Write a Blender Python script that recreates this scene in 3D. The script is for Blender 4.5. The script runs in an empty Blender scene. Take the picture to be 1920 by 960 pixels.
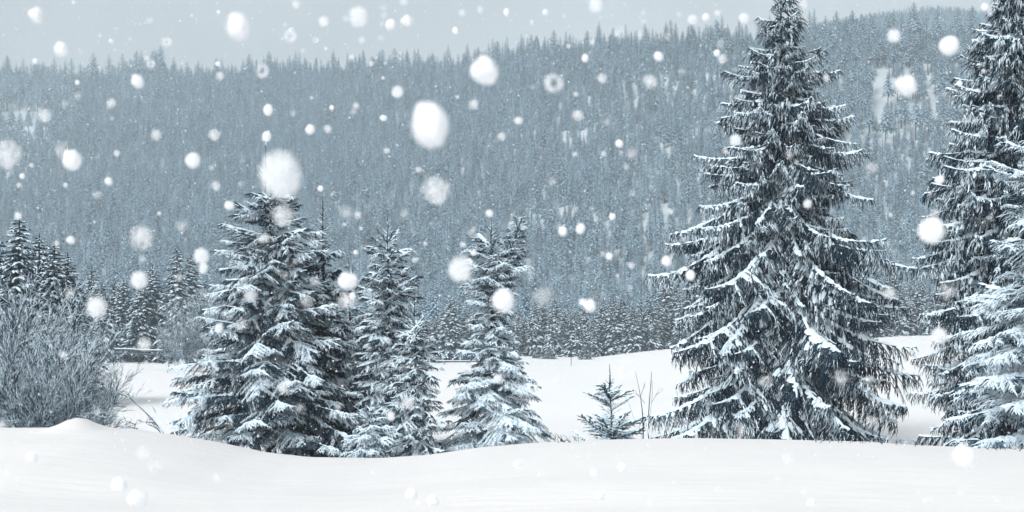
import bpy, math, random
import numpy as np
from mathutils import Vector

# ------------------------------------------------------------------ camera, sky, sun, exposure
S = bpy.context.scene
COL = S.collection
FPX, HORIZ = 2637.0, 620.0            # focal length and horizon row, in 1920-wide picture units

cam_d = bpy.data.cameras.new("camera")
cam_d.sensor_width = 36.0
cam_d.lens = FPX / 1920.0 * 36.0
cam_d.shift_y = (HORIZ - 480.0) / 1920.0
cam_d.clip_start = 0.05
cam_d.clip_end = 6000.0
cam_d.dof.use_dof = True
cam_d.dof.focus_distance = 44.0
cam_d.dof.aperture_fstop = 6.3
cam = bpy.data.objects.new("camera", cam_d)
cam.rotation_euler = (math.pi / 2, 0, 0)
COL.objects.link(cam)
S.camera = cam

SUN_EL, SUN_AZ = math.radians(40), math.radians(212)
world = bpy.data.worlds.new("World")
S.world = world
world.use_nodes = True
wn, wl = world.node_tree.nodes, world.node_tree.links
wn.clear()
w_out = wn.new("ShaderNodeOutputWorld")
w_bg = wn.new("ShaderNodeBackground")
w_sky = wn.new("ShaderNodeTexSky")
w_sky.sky_type = 'NISHITA'
w_sky.sun_disc = False
w_sky.sun_elevation = SUN_EL
w_sky.sun_rotation = SUN_AZ
w_sky.air_density = 1.0
w_sky.dust_density = 3.0
w_hsv = wn.new("ShaderNodeHueSaturation")
w_hsv.inputs["Saturation"].default_value = 0.16
w_hsv.inputs["Hue"].default_value = 0.468
wl.new(w_sky.outputs[0], w_hsv.inputs["Color"])
w_tc = wn.new("ShaderNodeTexCoord"); w_no = wn.new("ShaderNodeTexNoise")
w_no.inputs["Scale"].default_value = 5.0; w_no.inputs["Detail"].default_value = 5.0
wl.new(w_tc.outputs["Generated"], w_no.inputs["Vector"])
w_mr = wn.new("ShaderNodeMapRange")
w_mr.inputs["From Min"].default_value, w_mr.inputs["From Max"].default_value = .3, .7
w_mr.inputs["To Min"].default_value, w_mr.inputs["To Max"].default_value = .84, 1.10
wl.new(w_no.outputs[0], w_mr.inputs["Value"])
w_mul = wn.new("ShaderNodeVectorMath"); w_mul.operation = 'SCALE'
wl.new(w_hsv.outputs[0], w_mul.inputs[0]); wl.new(w_mr.outputs[0], w_mul.inputs["Scale"])
wl.new(w_mul.outputs[0], w_bg.inputs[0])
w_bg.inputs[1].default_value = 0.12
wl.new(w_bg.outputs[0], w_out.inputs[0])

sun_d = bpy.data.lights.new("sun", 'SUN')
sun_d.energy = 1.3
sun_d.angle = math.radians(16)
sun_d.color = (1.0, 0.99, 0.975)
sun = bpy.data.objects.new("sun", sun_d)
to_sun = Vector((math.sin(SUN_AZ) * math.cos(SUN_EL), math.cos(SUN_AZ) * math.cos(SUN_EL), math.sin(SUN_EL)))
sun.rotation_euler = to_sun.to_track_quat('Z', 'Y').to_euler()
sun.location = (0, 0, 60)
COL.objects.link(sun)

S.view_settings.view_transform = 'Standard'
S.view_settings.look = 'None'
S.view_settings.exposure = 0.53
S.view_settings.gamma = 1.0
S.render.engine = 'CYCLES'
S.cycles.volume_bounces = 2
S.cycles.max_bounces = 12
S.cycles.diffuse_bounces = 5
S.cycles.transmission_bounces = 10
S.cycles.transparent_max_bounces = 8
S.cycles.use_denoising = True
HAZE_DENSITY = 0.00066
HAZE_COLOR = (0.77, 0.885, 0.945)

# ------------------------------------------------------------------ helpers
def at(px, py, Y):
    return np.array(((px - 960.0) * Y / FPX, Y, (HORIZ - py) * Y / FPX))

def tag(o, label=None, cat=None, group=None, kind=None):
    if label: o["label"] = label
    if cat: o["category"] = cat
    if group: o["group"] = group
    if kind: o["kind"] = kind
    return o

def link(name, mesh, parent=None, loc=(0, 0, 0), rot=(0, 0, 0), scale=None):
    o = bpy.data.objects.new(name, mesh)
    COL.objects.link(o)
    o.location = loc
    o.rotation_euler = rot
    if scale is not None:
        o.scale = scale if hasattr(scale, '__len__') else (scale,) * 3
    if parent is not None:
        o.parent = parent
    return o

def norm(v):
    return v / np.maximum(np.linalg.norm(v, axis=-1, keepdims=True), 1e-9)

class Acc:
    """collects triangles"""
    def __init__(self):
        self.v, self.f, self.m, self.n = [], [], [], 0
    def add(self, v, f, m):
        v = np.asarray(v, float).reshape(-1, 3)
        f = np.asarray(f, int).reshape(-1, 3)
        m = np.broadcast_to(np.asarray(m, int), (len(f),))
        self.v.append(v); self.f.append(f + self.n); self.m.append(m)
        self.n += len(v)
    def mesh(self, name, mats, smooth=False):
        v = np.concatenate(self.v); f = np.concatenate(self.f); m = np.concatenate(self.m)
        me = bpy.data.meshes.new(name)
        me.vertices.add(len(v)); me.vertices.foreach_set("co", v.astype(np.float32).ravel())
        me.loops.add(len(f) * 3); me.loops.foreach_set("vertex_index", f.astype(np.int32).ravel())
        me.polygons.add(len(f))
        me.polygons.foreach_set("loop_start", (np.arange(len(f)) * 3).astype(np.int32))
        me.polygons.foreach_set("loop_total", np.full(len(f), 3, np.int32))
        for q in mats: me.materials.append(q)
        me.polygons.foreach_set("material_index", m.astype(np.int32))
        me.polygons.foreach_set("use_smooth", np.full(len(f), smooth))
        me.update(); me.validate()
        return me

UPZ = np.array((0.0, 0.0, 1.0))

def frame(d, ref):
    s = norm(np.cross(d, ref))
    return s, np.cross(s, d)

Q4 = []
for i in range(4):
    j = (i + 1) % 4
    Q4 += [(i, j, 4 + j), (i, 4 + j, 4 + i)]
for i in range(4):
    Q4.append((4 + i, 4 + (i + 1) % 4, 8))
Q4 = np.array(Q4)
Q4TOP = np.array([1, 1, 1, 1, 0, 0, 0, 0, 1, 1, 0, 0], bool)

def spindles(acc, P0, P1, P2, w0, w1, h, b, top, bot, ref=UPZ):
    """bent tapering shoots with a diamond section; the two upper faces take material `top`"""
    N = len(P0)
    if N == 0: return
    ref = np.broadcast_to(np.asarray(ref, float), (N, 3))
    w0, w1, h, b = (np.broadcast_to(np.asarray(q, float), (N,))[:, None] for q in (w0, w1, h, b))
    s0, t0 = frame(norm(P1 - P0), ref)
    s1, t1 = frame(norm(P2 - P0), ref)
    V = np.stack([P0 - s0 * w0, P0 + t0 * h * .8, P0 + s0 * w0, P0 - t0 * b,
                  P1 - s1 * w1, P1 + t1 * h, P1 + s1 * w1, P1 - t1 * b, P2], 1)
    F = Q4[None] + (np.arange(N) * 9)[:, None, None]
    top = np.broadcast_to(np.asarray(top, int), (N,))
    M = np.where(Q4TOP[None], top[:, None], bot)
    acc.add(V.reshape(-1, 3), F.reshape(-1, 3), M.ravel())

def tube(acc, pts, w, h, b, top, bot, ref=UPZ):
    """a continuous branch: rings of four along pts, closed to a point"""
    pts = np.asarray(pts, float); n = len(pts)
    w, h, b = (np.broadcast_to(np.asarray(q, float), (n,))[:, None] for q in (w, h, b))
    d = np.gradient(pts, axis=0)
    s, t = frame(norm(d), np.broadcast_to(np.asarray(ref, float), (n, 3)))
    V = np.stack([pts - s * w, pts + t * h, pts + s * w, pts - t * b], 1).reshape(-1, 3)
    k = np.arange(n - 1)[:, None] * 4
    f, m = [], []
    for i in range(4):
        j = (i + 1) % 4
        f.append(np.concatenate([k + i, k + j, k + 4 + j], 1))
        f.append(np.concatenate([k + i, k + 4 + j, k + 4 + i], 1))
        m += [np.broadcast_to(np.asarray(top if i < 2 else bot), (n - 1,))] * 2
    acc.add(V, np.concatenate(f), np.concatenate(m))

def round_tube(acc, pts, r, mat, sides=8):
    pts = np.asarray(pts, float); n = len(pts)
    r = np.broadcast_to(np.asarray(r, float), (n,))
    d = norm(np.gradient(pts, axis=0))
    ref = np.where(np.abs(d[:, 2:3]) > .9, np.array((1.0, 0, 0)), UPZ)
    s, t = frame(d, ref)
    a = np.linspace(0, 2 * math.pi, sides, endpoint=False)
    V = pts[:, None] + r[:, None, None] * (s[:, None] * np.cos(a)[None, :, None] - t[:, None] * np.sin(a)[None, :, None])
    f = []
    k = (np.arange(n - 1) * sides)[:, None]
    for i in range(sides):
        j = (i + 1) % sides
        f.append(np.concatenate([k + i, k + j, k + sides + j], 1))
        f.append(np.concatenate([k + i, k + sides + j, k + sides + i], 1))
    acc.add(V.reshape(-1, 3), np.concatenate(f), mat)
    c = np.concatenate([V[-1], pts[-1:] + d[-1:] * r[-1]])
    acc.add(c, [(i, (i + 1) % sides, sides) for i in range(sides)], mat)

# ------------------------------------------------------------------ materials
def new_mat(name):
    m = bpy.data.materials.new(name); m.use_nodes = True
    n, l = m.node_tree.nodes, m.node_tree.links
    bs = n["Principled BSDF"]
    bs.inputs["Specular IOR Level"].default_value = 0.25
    return m, n, l, bs

def noise(n, scale, detail=3.0, coord=None, l=None, rough=.55):
    t = n.new("ShaderNodeTexNoise")
    t.inputs["Scale"].default_value = scale
    t.inputs["Detail"].default_value = detail
    t.inputs["Roughness"].default_value = rough
    if coord is not None: l.new(coord, t.inputs["Vector"])
    return t

def ramp(n, l, src, p0, c0, p1, c1):
    r = n.new("ShaderNodeValToRGB")
    r.color_ramp.elements[0].position, r.color_ramp.elements[0].color = p0, (*c0, 1)
    r.color_ramp.elements[1].position, r.color_ramp.elements[1].color = p1, (*c1, 1)
    l.new(src, r.inputs[0]); return r

def snow_mat(name, col=(0.86, 0.89, 0.92), scale=6.0, bump=.25, dist=.03):
    m, n, l, bs = new_mat(name)
    tc = n.new("ShaderNodeTexCoord")
    t = noise(n, scale, 5, tc.outputs["Object"], l)
    r = ramp(n, l, t.outputs[0], .25, tuple(c * .96 for c in col), .75, col)
    l.new(r.outputs[0], bs.inputs["Base Color"])
    bs.inputs["Roughness"].default_value = .75
    b = n.new("ShaderNodeBump"); b.inputs["Strength"].default_value = bump; b.inputs["Distance"].default_value = dist
    l.new(t.outputs[0], b.inputs["Height"]); l.new(b.outputs[0], bs.inputs["Normal"])
    return m

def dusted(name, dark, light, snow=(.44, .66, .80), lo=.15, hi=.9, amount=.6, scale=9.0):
    """needles or bark powdered with snow where a face looks upward"""
    m, n, l, bs = new_mat(name)
    tc = n.new("ShaderNodeTexCoord"); g = n.new("ShaderNodeNewGeometry")
    t = noise(n, scale, 3, tc.outputs["Object"], l)
    bs.inputs["Specular IOR Level"].default_value = .04
    base = ramp(n, l, t.outputs[0], .3, dark, .7, light)
    sp = n.new("ShaderNodeSeparateXYZ"); l.new(g.outputs["Normal"], sp.inputs[0])
    mr = n.new("ShaderNodeMapRange")
    mr.inputs["From Min"].default_value, mr.inputs["From Max"].default_value = lo, hi
    mr.inputs["To Min"].default_value, mr.inputs["To Max"].default_value = 0, amount
    l.new(sp.outputs["Z"], mr.inputs["Value"])
    t2 = noise(n, scale * 2.3, 2, tc.outputs["Object"], l)
    r2 = ramp(n, l, t2.outputs[0], .40, (.15, .15, .15), .60, (1, 1, 1))
    mu = n.new("ShaderNodeMath"); mu.operation = 'MULTIPLY'
    l.new(mr.outputs[0], mu.inputs[0]); l.new(r2.outputs[0], mu.inputs[1])
    mx = n.new("ShaderNodeMix"); mx.data_type = 'RGBA'
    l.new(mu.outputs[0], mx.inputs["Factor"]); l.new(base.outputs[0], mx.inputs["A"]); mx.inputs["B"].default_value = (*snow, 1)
    l.new(mx.outputs["Result"], bs.inputs["Base Color"])
    bs.inputs["Roughness"].default_value = .8
    return m

M_GROUND = snow_mat("ground_snow", (.79, .79, .79), 1.6, .16, .06)
_n, _l = M_GROUND.node_tree.nodes, M_GROUND.node_tree.links
_tc = _n.new("ShaderNodeTexCoord"); _mp = _n.new("ShaderNodeMapping"); _mp.inputs["Scale"].default_value = (.45, 2.6, 1.0); _mp.inputs["Rotation"].default_value = (0, 0, .12)
_l.new(_tc.outputs["Object"], _mp.inputs[0])
_t = noise(_n, 2.2, 6, _mp.outputs[0], _l, .62)
_b = _n.new("ShaderNodeBump"); _b.inputs["Strength"].default_value = .35; _b.inputs["Distance"].default_value = .05
_l.new(_t.outputs[0], _b.inputs["Height"])
_old = next(q for q in _n if q.type == 'BUMP' and q != _b)
_l.new(_old.outputs[0], _b.inputs["Normal"]); _l.new(_b.outputs[0], _n["Principled BSDF"].inputs["Normal"])
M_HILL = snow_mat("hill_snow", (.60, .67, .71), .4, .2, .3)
M_FIELD = snow_mat("field_snow", (.89, .90, .91), 1.6, .16, .06)  # same snow, lighter: brightness for the haze-dimmed, camera-facing slope put into the colour
M_SNOW = snow_mat("branch_snow", (.73, .87, .96), 14.0, .3, .02)  # white snow; the blue of its shaded parts is put into the base colour
M_SNOW_FAR = snow_mat("distant_branch_snow", (.52, .77, .94), 3.0, .3, .1)  # deeper blue: overcast shade tone painted into the albedo of far snow
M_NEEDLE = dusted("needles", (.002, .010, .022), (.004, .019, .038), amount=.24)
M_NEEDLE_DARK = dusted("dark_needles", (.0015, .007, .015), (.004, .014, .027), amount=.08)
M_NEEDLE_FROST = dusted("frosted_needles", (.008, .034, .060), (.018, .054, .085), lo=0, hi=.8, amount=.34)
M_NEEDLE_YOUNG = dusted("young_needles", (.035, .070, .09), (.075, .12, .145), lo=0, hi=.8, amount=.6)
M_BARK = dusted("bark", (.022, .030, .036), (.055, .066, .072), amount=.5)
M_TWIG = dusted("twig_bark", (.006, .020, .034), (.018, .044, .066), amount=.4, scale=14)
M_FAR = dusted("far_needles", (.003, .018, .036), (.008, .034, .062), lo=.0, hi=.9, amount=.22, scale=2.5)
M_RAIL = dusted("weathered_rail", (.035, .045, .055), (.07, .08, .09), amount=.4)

mf, n_, l_, bs_ = new_mat("snow_crystal")
bs_.inputs["Base Color"].default_value = (.97, .985, 1.0, 1)
bs_.inputs["Roughness"].default_value = .6
tr_ = n_.new("ShaderNodeBsdfTranslucent"); tr_.inputs[0].default_value = (.97, .985, 1.0, 1)
ms_ = n_.new("ShaderNodeMixShader"); ms_.inputs[0].default_value = .5
l_.new(bs_.outputs[0], ms_.inputs[1]); l_.new(tr_.outputs[0], ms_.inputs[2])
l_.new(ms_.outputs[0], n_["Material Output"].inputs["Surface"])
M_FLAKE = mf

# ------------------------------------------------------------------ terrain
rngT = np.random.default_rng(5)
_oct = [(rngT.uniform(-1, 1, (10, 2)), rngT.uniform(0, 6.28, 10)) for _ in range(4)]
def wav(x, y, lam, k=0):
    """smooth wandering noise of wavelength about lam, in -1..1"""
    d, p = _oct[k]
    s = 0
    for i in range(10):
        s = s + np.sin((d[i, 0] * x + d[i, 1] * y) * 6.28 / lam + p[i])
    return s / 4.5

def sstep(a, b, x):
    t = np.clip((x - a) / (b - a), 0, 1)
    return t * t * (3 - 2 * t)

CREST_Y = 18.0
crest_px = np.array([-600, -200, 0, 110, 220, 300, 380, 470, 560, 700, 800, 900, 1000, 1100, 1300, 1480, 1650, 1750, 1920, 2200, 2700])
crest_py = np.array([798, 802, 805, 804, 807, 819, 833, 853, 863, 865, 858, 843, 835, 829, 825, 828, 832, 839, 846, 850, 852])
edge_px = np.array([-1500, 0, 230, 400, 820, 960, 1110, 1200, 1280, 1500, 1700, 1920, 3300])
edge_py = np.array([662, 660, 657, 662, 680, 669, 671, 661, 653, 641, 630, 624, 622])
ridge_px = np.array([-1400, -400, 0, 250, 500, 700, 850, 950, 1100, 1250, 1500, 1650, 1800, 1920, 2300, 3300])
ridge_py = np.array([200, 190, 178, 172, 158, 152, 145, 124, 102, 92, 84, 92, 98, 104, 110, 140])
ridge2_px = np.array([-1400, 900, 1300, 1600, 1750, 1900, 2300, 3300])
ridge2_py = np.array([230, 215, 130, 62, 44, 56, 80, 120])
RIDGE2_Y, HILL_Y = 1180.0, 400.0
def ridge_y(px):
    return np.interp(px, [-1400, 0, 700, 1000, 1350, 1900, 3300], [1100, 1080, 980, 830, 690, 650, 650])

def ground(x, y):
    x = np.asarray(x, float); y = np.asarray(y, float)
    yy = np.maximum(y, 8.0)
    px = 960 + FPX * x / CREST_Y
    zc = (HORIZ - np.interp(px, crest_px, crest_py)) * CREST_Y / FPX
    zn = -1.74 + .03 * wav(x, y * 2.2, 5.0, 1)
    z = zn + (zc - zn) * sstep(10.5, CREST_Y - .3, y)
    z = z + .155 * np.exp(-((x + 5.53) / .25) ** 2 - ((y - 17.9) / .5) ** 2)
    z = z + .025 * wav(x * .6, y * 1.5, 2.4, 2) * sstep(17, 14, y)
    # hollow behind the bank, then the open field
    ze = (HORIZ - np.interp(960 + FPX * x / np.maximum(y, 120.0), edge_px, edge_py)) * 200.0 / FPX
    zf = -3.75 + (ze + 3.75) * sstep(60, 200, y) + .10 * wav(x, y, 17.0, 0) * sstep(25, 40, y)
    z = z + (zf - z) * sstep(CREST_Y, 29.0, y)
    # wooded hill
    u = x / np.maximum(y, 120.0)
    RY = ridge_y(960 + FPX * u)
    zr = (HORIZ - np.interp(960 + FPX * u, ridge_px, ridge_py)) * RY / FPX
    zr2 = (HORIZ - np.interp(960 + FPX * u, ridge2_px, ridge2_py)) * RIDGE2_Y / FPX
    s = np.clip((y - HILL_Y) / (RY - HILL_Y), 0, 1)
    zh = ze + (zr - ze) * (s ** 1.12) + 5.0 * wav(x, y, 160.0, 3) * np.sin(np.pi * s)
    q = np.clip((y - RY) / (RIDGE2_Y - RY), 0, 1)
    zh = np.where(y > RY, zr + (zr2 - zr) * q * q * (3 - 2 * q) - 20 * np.sin(np.pi * q), zh)
    zh = np.where(y > RIDGE2_Y, zr2 - (y - RIDGE2_Y) * .15, zh)
    return np.where(y > HILL_Y, zh, z)

def sheet(name, ys, nu, umax, mat, kind="structure", smooth=True):
    us = np.linspace(-umax, umax, nu)
    U, Yg = np.meshgrid(us, ys)
    X = U * (np.abs(Yg) + 14.0)
    Z = ground(X, Yg)
    V = np.stack([X, Yg, Z], -1).reshape(-1, 3)
    a = Acc()
    r, c = np.meshgrid(np.arange(len(ys) - 1), np.arange(nu - 1), indexing='ij')
    k = (r * nu + c).ravel()
    F = np.concatenate([np.stack([k, k + 1, k + nu + 1], 1), np.stack([k, k + nu + 1, k + nu], 1)])
    a.add(V, F, 0)
    o = link(name, a.mesh(name, [mat], smooth))
    o["kind"] = kind
    return o

sheet("snow_bank", np.concatenate([np.linspace(-14, 9, 12), np.linspace(9.3, 20, 110)]), 420, .75, M_GROUND)
sheet("snow_field", np.concatenate([np.linspace(20, 60, 50), np.linspace(62, 280, 90)]), 260, .75, M_FIELD)
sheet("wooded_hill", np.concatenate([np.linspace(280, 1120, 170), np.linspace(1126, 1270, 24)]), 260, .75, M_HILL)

# ------------------------------------------------------------------ spruce boughs
NEED, SNOW, BARK = 0, 1, 2

STYLES = {
    # axis curve a,b,c / secondary share, droop / tertiary length, spacing / share of snowy twigs / hang
    'hang':  dict(a=-.42, b=-.02, c=.20, sl=.27, sd=.85, tl=(.07, .32), dt=.019, ps=.45, hang=.86, pad=.75, tw=.0078),
    'spray': dict(a=-.02, b=-.22, c=.16, sl=.36, sd=.30, tl=(.10, .22), dt=.032, ps=.46, hang=.28, pad=.45, tw=.0100),
    'frost': dict(a=.02, b=-.20, c=.14, sl=.40, sd=.25, tl=(.11, .24), dt=.032, ps=.76, hang=.22, pad=.55, tw=.0105),
    'dark':  dict(a=-.04, b=-.20, c=.20, sl=.32, sd=.40, tl=(.10, .24), dt=.034, ps=.24, hang=.45, pad=.22, tw=.0105),
    'young': dict(a=.30, b=-.10, c=.10, sl=.34, sd=.05, tl=(.06, .14), dt=.060, ps=.62, hang=.05, pad=.30, tw=.0095),
}

def make_bough(seed, L, style):
    st = STYLES[style]
    g = np.random.default_rng(seed)
    a = Acc()
    n = max(7, int(L / .09))
    t = np.linspace(0, 1, n + 1)
    z = L * (st['a'] * t + st['b'] * t ** 2 + st['c'] * t ** 3)
    y = L * .05 * np.sin(t * g.uniform(2, 5) + g.uniform(0, 6)) * t
    A = np.stack([t * L, y, z], 1)
    lump = g.uniform(.2, 1.35, n + 1) * (g.random(n + 1) > .3)
    w = .012 + .016 * math.sqrt(L) * (1 - t)
    tube(a, A, w * (1 + .7 * lump * min(1, L)), .010 + (.018 + .012 * math.sqrt(L)) * lump, w * .8, SNOW, BARK)
    P0, P1, P2, R, SN, W = [], [], [], [], [], []
    ds = .052 + .008 * L
    sf, sph = g.uniform(6, 12), g.uniform(0, 6.28)
    pos, side = .05 * L + .03, 1
    while pos < L:
        tt = pos / L
        i = min(int(tt * n), n - 1); fr = tt * n - i
        base = A[i] * (1 - fr) + A[i + 1] * fr
        tan = norm(A[i + 1] - A[i])
        sd = norm(np.cross(UPZ, tan)) * side
        prof = min(1.0, .30 + tt * 3.2) * (1 - tt) ** .75
        ls = (st['sl'] * L * prof + .09 + .03 * (1 - tt)) * g.uniform(.7, 1.2)
        an = math.radians(64 - 30 * tt + g.uniform(-12, 12))
        d = tan * math.cos(an) + sd * math.sin(an) + UPZ * g.uniform(-.18, .12)
        m = max(3, int(ls / .07))
        k = np.linspace(0, 1, m + 1)[:, None]
        S_ = base + d * ls * k - UPZ * (st['sd'] * ls * k ** 1.6) * g.uniform(.7, 1.3)
        snowy = math.sin(tt * sf + sph) + g.normal(0, .5) < 2.2 * (st['ps'] + .02) - 1.05
        lm = g.uniform(.4, 1.3, m + 1)
        steep = np.diff(S_[:, 2]) < -.55 * np.linalg.norm(np.diff(S_, axis=0), axis=1)
        tm = np.where(snowy & (~steep | (g.random(m) < .15)), SNOW, NEED)
        lm[1:] *= np.where(steep, .5, 1.0)
        tube(a, S_, np.linspace(.017, .007, m + 1) * (1 + .7 * lm * snowy), np.linspace(.024, .009, m + 1) * lm * (1.0 if snowy else .5),
             np.linspace(.016, .008, m + 1), tm, NEED)
        q = np.arange(.03, ls + .02, st['dt'] * .5 + .012)
        nq = len(q)
        if nq:
            fi = np.clip(q / ls, 0, 1) * m
            ii = np.minimum(fi.astype(int), m - 1); f_ = (fi - ii)[:, None]
            B = S_[ii] * (1 - f_) + S_[ii + 1] * f_
            D = norm(S_[ii + 1] - S_[ii])
            sdd = norm(np.cross(np.broadcast_to(UPZ, D.shape), D)) * np.where(np.arange(nq) % 2, 1, -1)[:, None]
            hang = st['hang'] * g.uniform(.5, 1.25, (nq, 1))
            dd = norm(D * (.75 - .45 * hang) + sdd * (.62 - .45 * hang) - UPZ * (hang * 1.1) + g.normal(0, .13, (nq, 3)))
            ln = g.uniform(*st['tl'], (nq, 1)) * (1.0 - .35 * np.clip(q / ls, 0, 1))[:, None]
            mid = B + dd * ln * .5
            bend = norm(dd - UPZ * (.35 + .3 * st['hang']))
            tip = mid + bend * ln * .5
            P0.append(B); P1.append(mid); P2.append(tip)
            horiz = np.abs(dd[:, 2]) < .75
            SN.append(g.random(nq) < np.where(snowy, .95, .10 * st['ps']) * np.where(horiz, 1.1, .72))
            R.append(norm(np.array((.55, 0, .75)) + g.normal(0, .25, (nq, 3)) + sdd * .2))
            W.append(st['tw'] * g.uniform(.75, 1.25, nq))
        # pads of settled snow
        if snowy and g.random() < st['pad'] * 1.4 and ls > .14:
            c = S_[int(m * g.uniform(.2, .6))]; pl = ls * g.uniform(.30, .60); pw = g.uniform(.024, .052) * min(1.4, .6 + .3 * L)
            dn = norm(S_[-1] - S_[0]); sn = norm(np.cross(UPZ, dn))
            ring = []
            K = 7
            for q_ in range(K):
                an_ = 6.283 * q_ / K; rr = g.uniform(.7, 1.2)
                ring.append(c + dn * pl * .5 * math.cos(an_) * rr + sn * pw * math.sin(an_) * rr + UPZ * (-.022 + .01 * g.random()))
            topv = [c + dn * pl * .16 + UPZ * g.uniform(.03, .055), c - dn * pl * .16 + UPZ * g.uniform(.03, .055)]
            vv = np.array(ring + topv)
            ff = []
            for q_ in range(K):
                nx = (q_ + 1) % K
                ca = math.cos(6.283 * (q_ + .5) / K) > 0
                ff.append((q_, nx, K if ca else K + 1))
            ff += [(2 if K > 4 else 1, K + 1, K), (5, K, K + 1)]
            a.add(vv, ff, SNOW)
        side = -side
        pos += ds * g.uniform(.75, 1.25)
    for q_ in range(int(L * 3.0) if L > .6 else 0):
        i = int(n * g.uniform(.15, .92)); c = A[i]; tan = norm(A[min(i + 1, n)] - A[max(i - 1, 0)]); sn = norm(np.cross(UPZ, tan))
        pl, pw, hh = g.uniform(.07, .22), g.uniform(.035, .085) * min(1.2, .5 + .35 * L), g.uniform(.03, .07)
        off = sn * g.normal(0, .03)
        ring = [c + off + tan * pl * math.cos(e) * g.uniform(.7, 1.15) + sn * pw * math.sin(e) * g.uniform(.75, 1.3) - UPZ * (.012 + abs(math.sin(e)) * .025) for e in np.linspace(0, 6.283, 9)[:8]]
        top_ = [c + off + tan * pl * .45 + UPZ * hh * .7, c + off + UPZ * hh, c + off - tan * pl * .45 + UPZ * hh * .7]
        ff = [(0, 1, 8), (1, 2, 8), (2, 9, 8), (2, 3, 9), (3, 10, 9), (3, 4, 10), (4, 5, 10), (5, 6, 10), (6, 9, 10), (6, 7, 9), (7, 8, 9), (7, 0, 8)]
        a.add(np.array(ring + top_), ff, SNOW)
    if P0:
        P0, P1, P2 = map(np.concatenate, (P0, P1, P2)); R = np.concatenate(R); SN = np.concatenate(SN); W = np.concatenate(W)
        spindles(a, P0, P1, P2, W * 1.1, W * .85, np.where(SN, W * 1.15, W * .7), W * .8, np.where(SN, SNOW, NEED), NEED, R)
    need = {'hang': M_NEEDLE, 'spray': M_NEEDLE, 'frost': M_NEEDLE_FROST, 'dark': M_NEEDLE_DARK, 'young': M_NEEDLE_YOUNG}[style]
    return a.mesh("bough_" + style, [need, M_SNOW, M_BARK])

SIZES = [.45, .95, 1.9, 3.4]
_bank = {}
def bough_mesh(style, L, r):
    k = int(np.argmin([abs(math.log(L / s)) for s in SIZES]))
    v = r.randrange(4)
    key = (style, k, v)
    if key not in _bank:
        _bank[key] = make_bough(abs(hash((style == 'hang', style == 'spray', style == 'frost', len(style), k, v))) % 99991, SIZES[k], style)
    return _bank[key], L / SIZES[k]

def trunk_mesh(H, r0, lean=(0, 0), bend=0.0, name="trunk", seed=0):
    a = Acc(); n = 26
    t = np.linspace(0, 1, n)
    g = np.random.default_rng(seed)
    p = np.stack([lean[0] * t + bend * np.sin(t * 3.1) + .02 * np.sin(t * 11), lean[1] * t, H * t], 1)
    r = r0 * (1 - t) ** .9 + .008 + .5 * r0 * np.exp(-t * 22)
    round_tube(a, p, r, 0, 9)
    return a.mesh(name, [M_BARK], True), p

def grow(root, H, prof, style, seed, nb=6, gap=(.46, .24), h0=.15, droop=.16, up_top=.55, fill=1.08, jitter=.2, trunk_p=None, base=np.zeros(3), top_style='young', bare_top=.0, lop=None):
    """boughs in whorls round the trunk line; prof = [(height, reach)]"""
    r = random.Random(seed)
    hs = [q[0] for q in prof]; rs = [q[1] for q in prof]
    h = h0; az0 = r.random() * 6.28
    while h < H - .12:
        f = h / H
        reach = float(np.interp(h, hs, rs))
        k = max(3, int(round(nb * (1 - .35 * f) + r.uniform(-.8, .8))))
        if h > H * (1 - bare_top): k = 3
        az0 += 2.4
        for j in range(k):
            az = az0 + 6.2832 * j / k + r.uniform(-.35, .35)
            sc = r.uniform(1 - jitter * 2.0, 1 + jitter * .7)
            if lop: sc *= 1 + lop[0] * math.cos(az - lop[1])
            R = max(.10, reach * sc * fill)
            pitch = -droop * (1 - f) ** .7 + up_top * max(0, (f - .35) / .65) ** 1.3 + r.uniform(-.26, .22)
            L = R / max(.6, math.cos(pitch))
            sty = top_style if (R < .42 and f > .8) else style
            me, s = bough_mesh(sty, L, r)
            ha = h + r.uniform(-.6, .6) * (gap[0] + (gap[1] - gap[0]) * f) + max(0, (.34 if style == 'hang' else .22) + .8 * math.tan(-pitch)) * R * min(1, (1 - f) * 5)
            ha = min(ha, H - .05)
            tx = ty = 0.0
            if trunk_p is not None:
                i = np.interp(ha, trunk_p[:, 2], np.arange(len(trunk_p)))
                ii = int(min(i, len(trunk_p) - 2)); q = trunk_p[ii] * (1 - (i - ii)) + trunk_p[ii + 1] * (i - ii)
                tx, ty = q[0], q[1]
            link("bough", me, root, (base[0] + tx, base[1] + ty, base[2] + ha), (r.uniform(-.30, .30), -pitch, az), s)
        h += (gap[0] + (gap[1] - gap[0]) * f) * r.uniform(.8, 1.2)

def leader_mesh(h, seed, twigs=7, snow=.5, r0=.014):
    g = np.random.default_rng(seed); a = Acc()
    round_tube(a, np.array([(0, 0, 0), (.01, 0, h * .5), (0, .01, h)]), [r0, r0 * .7, .004], BARK, 5)
    P0, P1, P2 = [], [], []
    for i in range(twigs):
        z0 = h * g.uniform(.0, .55); az = i * 2.4 + g.uniform(-.4, .4); l = (.42 - .35 * z0 / h) * h * g.uniform(.6, 1.1)
        d = np.array((math.cos(az) * .8, math.sin(az) * .8, .62))
        P0.append((0, 0, z0)); P1.append(d * l * .5 + (0, 0, z0)); P2.append(d * l + (0, 0, z0 + l * .12))
    if P0:
        spindles(a, np.array(P0), np.array(P1), np.array(P2), .011, .012, .016, .010, np.where(g.random(len(P0)) < snow + .3, SNOW, NEED), NEED)
    return a.mesh("leader", [M_NEEDLE, M_SNOW, M_BARK])

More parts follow.
